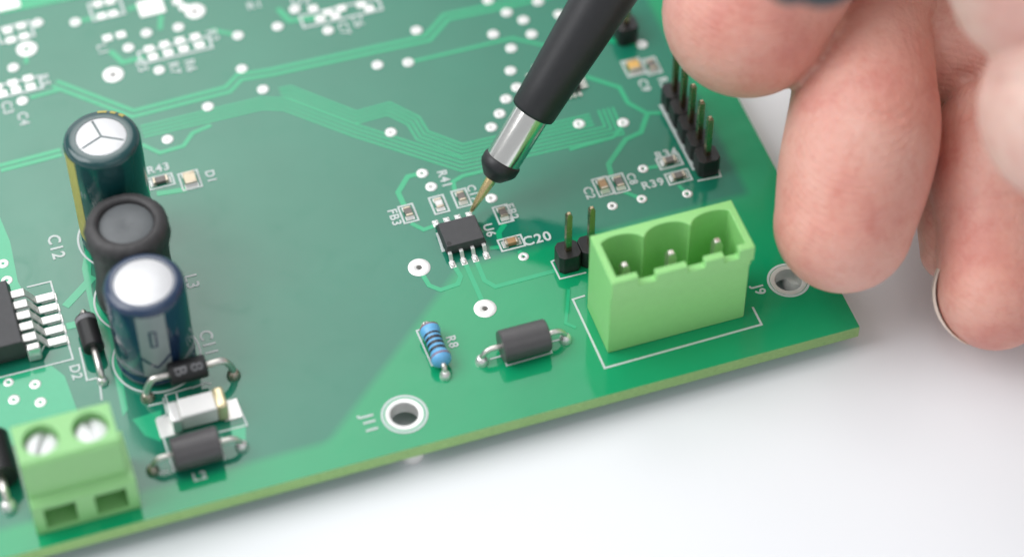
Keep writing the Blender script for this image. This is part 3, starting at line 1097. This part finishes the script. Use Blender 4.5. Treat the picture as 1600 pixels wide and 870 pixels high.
# ------------------------------------------------------------------ green screw terminal
P0 = at(59, 836)
ter = empty('screw_terminal', board, (P0.x, P0.y, THICK), 'green two-way screw terminal block in the near left corner')
TW = 10.45
prof = [(0, .02), (0, 4.5), (.3, 4.8), (.95, 4.95), (1.15, 9.75), (1.45, 10.1), (6.05, 10.1), (6.3, 9.85), (6.3, .02)]
body = MB().prism(prof, 0, TW, 'x')
cuts = []
for xc, xw in ((2.5, 2.68), (7.4, 7.76)):
    cuts.append(MB().box(xw-1.6, xw+1.6, -1, 4.5, .7, 3.9))
    cuts.append(MB().lathe([(0, 8.0), (1.78, 8.0), (1.78, 14), (0, 14)], (xc, 3.75, 0), seg=40))
cuts.append(MB().box(9.75, 11, -1, 8, 4.8, 13))
link('terminal_housing', cut(body, cuts), M['green'], ter, bevel=.14, seg=3)
for xc, ang in ((2.5, 62), (7.4, 96)):
    sl = MB()
    q = math.radians(ang)
    d, n = Vector((math.cos(q), math.sin(q), 0)), Vector((-math.sin(q), math.cos(q), 0))
    vs = []
    for z in (8.75, 12.5):
        for u, w in ((-2.2, -.36), (2.2, -.36), (2.2, .36), (-2.2, .36)):
            pnt = d*u+n*w+Vector((xc, 3.75, 0))
            vs.append((pnt.x, pnt.y, z))
    sl._add(vs, [(0, 1, 2, 3), (7, 6, 5, 4), (0, 4, 5, 1), (1, 5, 6, 2), (2, 6, 7, 3), (3, 7, 4, 0)])
    hd = MB().lathe([(0, 8.01), (1.68, 8.01), (1.68, 9.0), (1.5, 9.25), (.9, 9.38), (0, 9.4)], (xc, 3.75, 0), seg=40)
    link('terminal_screw', cut(hd, [sl]), M['alu'], ter, bevel=.05)
    MB().box(xc-1.5, xc+1.5, 3.6, 4.45, .8, 3.8).build('clamp_plate', M['slot'], ter, bevel=.1)

# ------------------------------------------------------------------ the probe
tip = at(735.5, 331.5, .95)
T_ = math.radians(17)
AX = (RGT*(.533*math.cos(T_))+UPV*(.846*math.cos(T_))-FWD*math.sin(T_)).normalized()
probe = empty('test_probe', None, tip, 'black test probe with chrome collar and gold needle touching the chip', 'test probe')
MB().lathe([(0, 0), (.1, .02), (.22, .25), (.36, 1.4), (.52, 3.0), (.60, 4.2), (.62, 7.0), (0, 7.0)], axis=AX, seg=32).build('needle', M['gold'], probe, angle=60)
MB().lathe([(.6, 4.5), (.95, 4.5), (1.15, 4.62), (1.98, 5.62), (2.14, 5.95), (2.16, 6.75), (2.05, 6.95), (1.9, 7.0), (0, 7.0)], axis=AX, seg=48).build('nose_ring', M['rubber'], probe, angle=60)
MB().lathe([(0, 6.8), (1.93, 6.8), (1.96, 7.0), (2.0, 12.9), (2.02, 16), (0, 16)], axis=AX, seg=64).build('chrome_collar', M['chrome'], probe)
MB().lathe([(2.03, 13.1), (2.25, 13.0), (2.42, 13.12), (2.5, 13.4), (2.62, 17), (3.2, 29), (3.9, 48), (4.2, 60), (4.4, 110), (3.6, 116), (0, 117)], axis=AX, seg=64).build('grip_sleeve', M['rubber'], probe, angle=50)
endp = AX*116.5
cl = [endp, endp+AX*14, deep(1330, -1500, 190)-tip, deep(1150, -420, 214)-tip, deep(1208, -62, 228)-tip, deep(1256, -20, 229)-tip, deep(1340, -44, 229)-tip, deep(1560, -300, 226)-tip, deep(2100, -900, 225)-tip]
MB().tube(cl, 1.55, 20, step=12).build('probe_cable', M['cable'], probe)


# ------------------------------------------------------------------ the hand
def skin_material():
    m = bpy.data.materials.new('skin')
    nt, b = nodes_of(m)
    L = nt.links
    tc = nt.nodes.new('ShaderNodeTexCoord')

    def noise(scale, detail=4, rough=.55):
        n = nt.nodes.new('ShaderNodeTexNoise')
        n.inputs['Scale'].default_value = scale
        n.inputs['Detail'].default_value = detail
        n.inputs['Roughness'].default_value = rough
        L.new(tc.outputs['Object'], n.inputs['Vector'])
        return n.outputs['Fac']

    def ramp(fac, stops):
        r = nt.nodes.new('ShaderNodeValToRGB')
        r.color_ramp.elements[0].position = stops[0][0]
        r.color_ramp.elements[0].color = stops[0][1]+(1,)
        r.color_ramp.elements[1].position = stops[-1][0]
        r.color_ramp.elements[1].color = stops[-1][1]+(1,)
        for p, c_ in stops[1:-1]:
            e = r.color_ramp.elements.new(p)
            e.color = c_+(1,)
        L.new(fac, r.inputs[0])
        return r.outputs[0]
    pale = ramp(noise(.09, 4), [(.3, (.84, .64, .56)), (.5, (.81, .57, .49)), (.72, (.75, .44, .38))])  # paler skin; also stands in for strong light on the near index finger
    rosy = ramp(noise(.12, 4), [(.3, (.80, .44, .36)), (.5, (.75, .34, .27)), (.7, (.65, .22, .18))])
    fl = nt.nodes.new('ShaderNodeAttribute')
    fl.attribute_name = 'flush'
    mb_ = nt.nodes.new('ShaderNodeMix')
    mb_.data_type = 'RGBA'
    L.new(fl.outputs['Fac'], mb_.inputs[0])
    L.new(pale, mb_.inputs[6])
    L.new(rosy, mb_.inputs[7])
    big = mb_.outputs[2]
    fine = ramp(noise(.55, 7, .7), [(.28, (.90, .74, .72)), (.5, (.97, .95, .94)), (.72, (1, 1, 1))])
    mx = nt.nodes.new('ShaderNodeMix')
    mx.data_type = 'RGBA'
    mx.blend_type = 'MULTIPLY'
    mx.inputs[0].default_value = 1
    L.new(big, mx.inputs[6])
    L.new(fine, mx.inputs[7])
    L.new(mx.outputs[2], b.inputs['Base Color'])
    b.inputs['Subsurface Weight'].default_value = 0.28
    b.inputs['Subsurface Radius'].default_value = (1.5, .45, .25)
    b.inputs['Subsurface Scale'].default_value = 1.0
    b.inputs['IOR'].default_value = 1.42
    L.new(math_node(nt, 'ADD', math_node(nt, 'MULTIPLY', noise(.8, 5), .22), .36), b.inputs['Roughness'])
    # papillary ridges, pores and dry creases
    wv = nt.nodes.new('ShaderNodeTexWave')
    wv.wave_type = 'BANDS'
    wv.bands_direction = 'Z'
    wv.inputs['Scale'].default_value = .55
    wv.inputs['Distortion'].default_value = 5.5
    wv.inputs['Detail'].default_value = 2
    wv.inputs['Detail Scale'].default_value = .35
    L.new(tc.outputs['Object'], wv.inputs['Vector'])
    vo = nt.nodes.new('ShaderNodeTexVoronoi')
    vo.feature = 'DISTANCE_TO_EDGE'
    vo.inputs['Scale'].default_value = .9
    L.new(tc.outputs['Object'], vo.inputs['Vector'])
    vr = math_node(nt, 'MINIMUM', math_node(nt, 'MULTIPLY', vo.outputs['Distance'], 6.0), 1.0)
    h = math_node(nt, 'ADD', math_node(nt, 'MULTIPLY', wv.outputs['Fac'], .30), math_node(nt, 'MULTIPLY', vr, .35))
    h = math_node(nt, 'ADD', h, math_node(nt, 'MULTIPLY', noise(2.6, 6, .7), .55))
    bp = nt.nodes.new('ShaderNodeBump')
    bp.inputs['Strength'].default_value = .55
    bp.inputs['Distance'].default_value = .15
    L.new(h, bp.inputs['Height'])
    L.new(bp.outputs['Normal'], b.inputs['Normal'])
    return m


M['skin'] = skin_material()
M['nail'] = mat('fingernail', (0.80, 0.60, 0.52), 0.25, var=.05, sss=.2, coat=.3)
M['nailtip'] = mat('white_nail_edge', (0.80, 0.70, 0.60), 0.3, var=.04)


def finger(mb, chain):
    """chain of (px, py, depth, radius in pixels), fingertip first"""
    P = [deep(x, y, d) for x, y, d, r in chain]
    Rr = [r*d/FPX for x, y, d, r in chain]
    mb.ball(P[0], Rr[0], 36)
    mb.tube(P, Rr, 36, step=10)
    mb.ball(P[-1], Rr[-1], 24)


hb = MB()
# thumb
finger(hb, [(1168, 20, 265, 134), (1200, -60, 265, 146), (1262, -190, 265, 150), (1420, -420, 264, 178), (1700, -520, 260, 230), (1980, -430, 260, 330)])
# middle finger: tip down, folded at the joint
finger(hb, [(1318, 349, 265, 110), (1334, 275, 265, 120), (1349, 200, 266, 121), (1352, 125, 270, 111), (1358, 50, 275, 100), (1385, -30, 278, 98)])
finger(hb, [(1396, 46, 281, 96), (1442, 84, 280, 108), (1560, 60, 278, 124), (1760, -60, 272, 150), (1980, -200, 264, 230)])
# ring finger
finger(hb, [(1555, 456, 267, 92), (1556, 370, 268, 92), (1556, 280, 270, 106), (1572, 215, 273, 108), (1720, 130, 270, 122), (1960, -20, 264, 200)])
finger(hb, [(1482, 394, 271, 45), (1490, 330, 272, 58), (1525, 260, 274, 78)])
# mass added behind the fingers to block light and darken the creases
finger(hb, [(1330, -10, 283, 105), (1430, -60, 286, 150), (1700, 20, 284, 180), (1960, -60, 270, 260)])
finger(hb, [(1500, 170, 280, 88), (1600, 120, 281, 120), (1800, 60, 278, 160)])
finger(hb, [(1252, 78, 274, 40), (1290, 20, 276, 70), (1330, -60, 278, 90)])
# little finger, tucked behind the ring finger
finger(hb, [(1760, 430, 270, 92), (1765, 320, 271, 96), (1800, 220, 271, 104), (1990, 60, 266, 180)])
# index finger arching over the top, close to the lens
finger(hb, [(1632, -36, 238, 150), (1600, -170, 239, 152), (1640, -330, 242, 156), (1800, -400, 248, 190), (2000, -330, 255, 300)])
finger(hb, [(1684, 170, 238, 156), (1760, 150, 239, 162), (1880, 60, 244, 190), (2040, -80, 252, 320)])
# palm and wrist, outside the frame
finger(hb, [(2020, -300, 258, 360), (2120, -150, 258, 420), (2400, -60, 259, 400), (2900, 60, 262, 360), (3600, 200, 266, 380)])
me = bpy.data.meshes.new('hand')
me.from_pydata(hb.v, [], hb.f)
bm = bmesh.new()
bm.from_mesh(me)
bmesh.ops.recalc_face_normals(bm, faces=bm.faces)
bm.to_mesh(me)
bm.free()
tmp = bpy.data.objects.new('tmp', me)
col.objects.link(tmp)
rm = tmp.modifiers.new('r', 'REMESH')
rm.mode = 'VOXEL'
rm.voxel_size = 0.34
sm = tmp.modifiers.new('s', 'SMOOTH')
sm.factor = .5
sm.iterations = 4
bpy.context.view_layer.update()
hm = evaluated(tmp)
bpy.data.objects.remove(tmp)
hand = empty('hand', None, deep(2400, -60, 258), 'bare hand holding the probe with curled fingers over the board corner', 'hand')
hm.transform(Matrix.Translation(-hand.location))
grooves = []
for chain, dp, wd in (([(1500, 118), (1560, 128), (1620, 126), (1690, 118)], .35, .8),
                      ([(1228, 196), (1290, 178), (1350, 176), (1410, 186)], .10, .35), ([(1226, 212), (1285, 196), (1345, 192)], .08, .3),
                      ([(1475, 322), (1530, 308), (1590, 306)], .12, .4), ([(1472, 340), (1525, 328), (1580, 326)], .08, .3),
                      ([(1440, 150), (1480, 128), (1520, 118)], .12, .4), ([(1420, 60), (1470, 40), (1500, 30)], .10, .35)):
    for (xa, ya), (xb, yb) in zip(chain, chain[1:]):
        for k in range(12):
            grooves.append((xa+(xb-xa)*k/12, ya+(yb-ya)*k/12, dp, wd))
nv = len(hm.vertices)
co = np.empty(nv*3)
hm.vertices.foreach_get('co', co)
co = co.reshape(-1, 3)
no = np.empty(nv*3)
hm.vertices.foreach_get('normal', no)
no = no.reshape(-1, 3)
q_ = co+np.array(hand.location)-np.array(CAM)
d_ = q_@np.array(FWD)
x_, y_ = 800+FPX*(q_@np.array(RGT))/d_, 435-FPX*(q_@np.array(UPV))/d_
seen = (x_ < 1720) & (no@np.array(FWD) < -.1)
deepest = np.zeros(nv)
for gx, gy, dp, wd in grooves:
    r2 = ((x_-gx)**2+(y_-gy)**2)*(d_/FPX)**2
    deepest = np.maximum(deepest, dp*np.exp(-r2/(wd*wd)))
co -= no*(deepest*seen)[:, None]
hm.vertices.foreach_set('co', co.ravel())
tips = [deep(1160, 70, 259)-hand.location, deep(1290, 330, 260)-hand.location, deep(1580, 450, 263)-hand.location, deep(1410, 190, 265)-hand.location]
att = hm.attributes.new('flush', 'FLOAT', 'POINT')
tip_d = np.min([np.linalg.norm(co-np.array(t_), axis=1) for t_ in tips], axis=0)
att.data.foreach_set('value', 0.9*np.exp(-(tip_d/14.0)**2).astype(np.float32))
hm.update()
link('hand_skin', hm, M['skin'], hand, angle=180)

# the ring finger's nail: its free edge shows round the left of the fingertip
path = [(1555-95*math.cos(math.radians(a)), 456+95*math.sin(math.radians(a))) for a in range(-27, 64, 9)]
vs, fs = [], []
n = len(path)
K = 6
for lay in (0, 1):
    for i, (x, y) in enumerate(path):
        e = deep(x-5*lay*math.sin(math.pi*i/(n-1)), y, 266.3)
        inn = (deep(1550, 455, 267)-e).normalized()
        for k in range(K):
            w = k/(K-1)
            vs.append(e+FWD*(5.5*w)+inn*(.1+2.2*w*w)+UPV*(2.0*w)-hand.location)
n1 = n*K
for i in range(n-1):
    for k in range(K-1):
        a_ = i*K+k
        fs.append((a_, a_+1, a_+K+1, a_+K))
        fs.append((n1+a_, n1+a_+K, n1+a_+K+1, n1+a_+1))
rim = [(i, 0) for i in range(n-1)]+[(n-1, k) for k in range(K-1)]+[(i, K-1) for i in range(n-1, 0, -1)]+[(0, k) for k in range(K-1, 0, -1)]
idx = [i*K+k for i, k in rim]
for k in range(len(idx)):
    a_, b_ = idx[k], idx[(k+1) % len(idx)]
    fs.append((a_, b_, n1+b_, n1+a_))
MB()._add(vs, fs).build('fingernail', M['nailtip'], hand, angle=70)
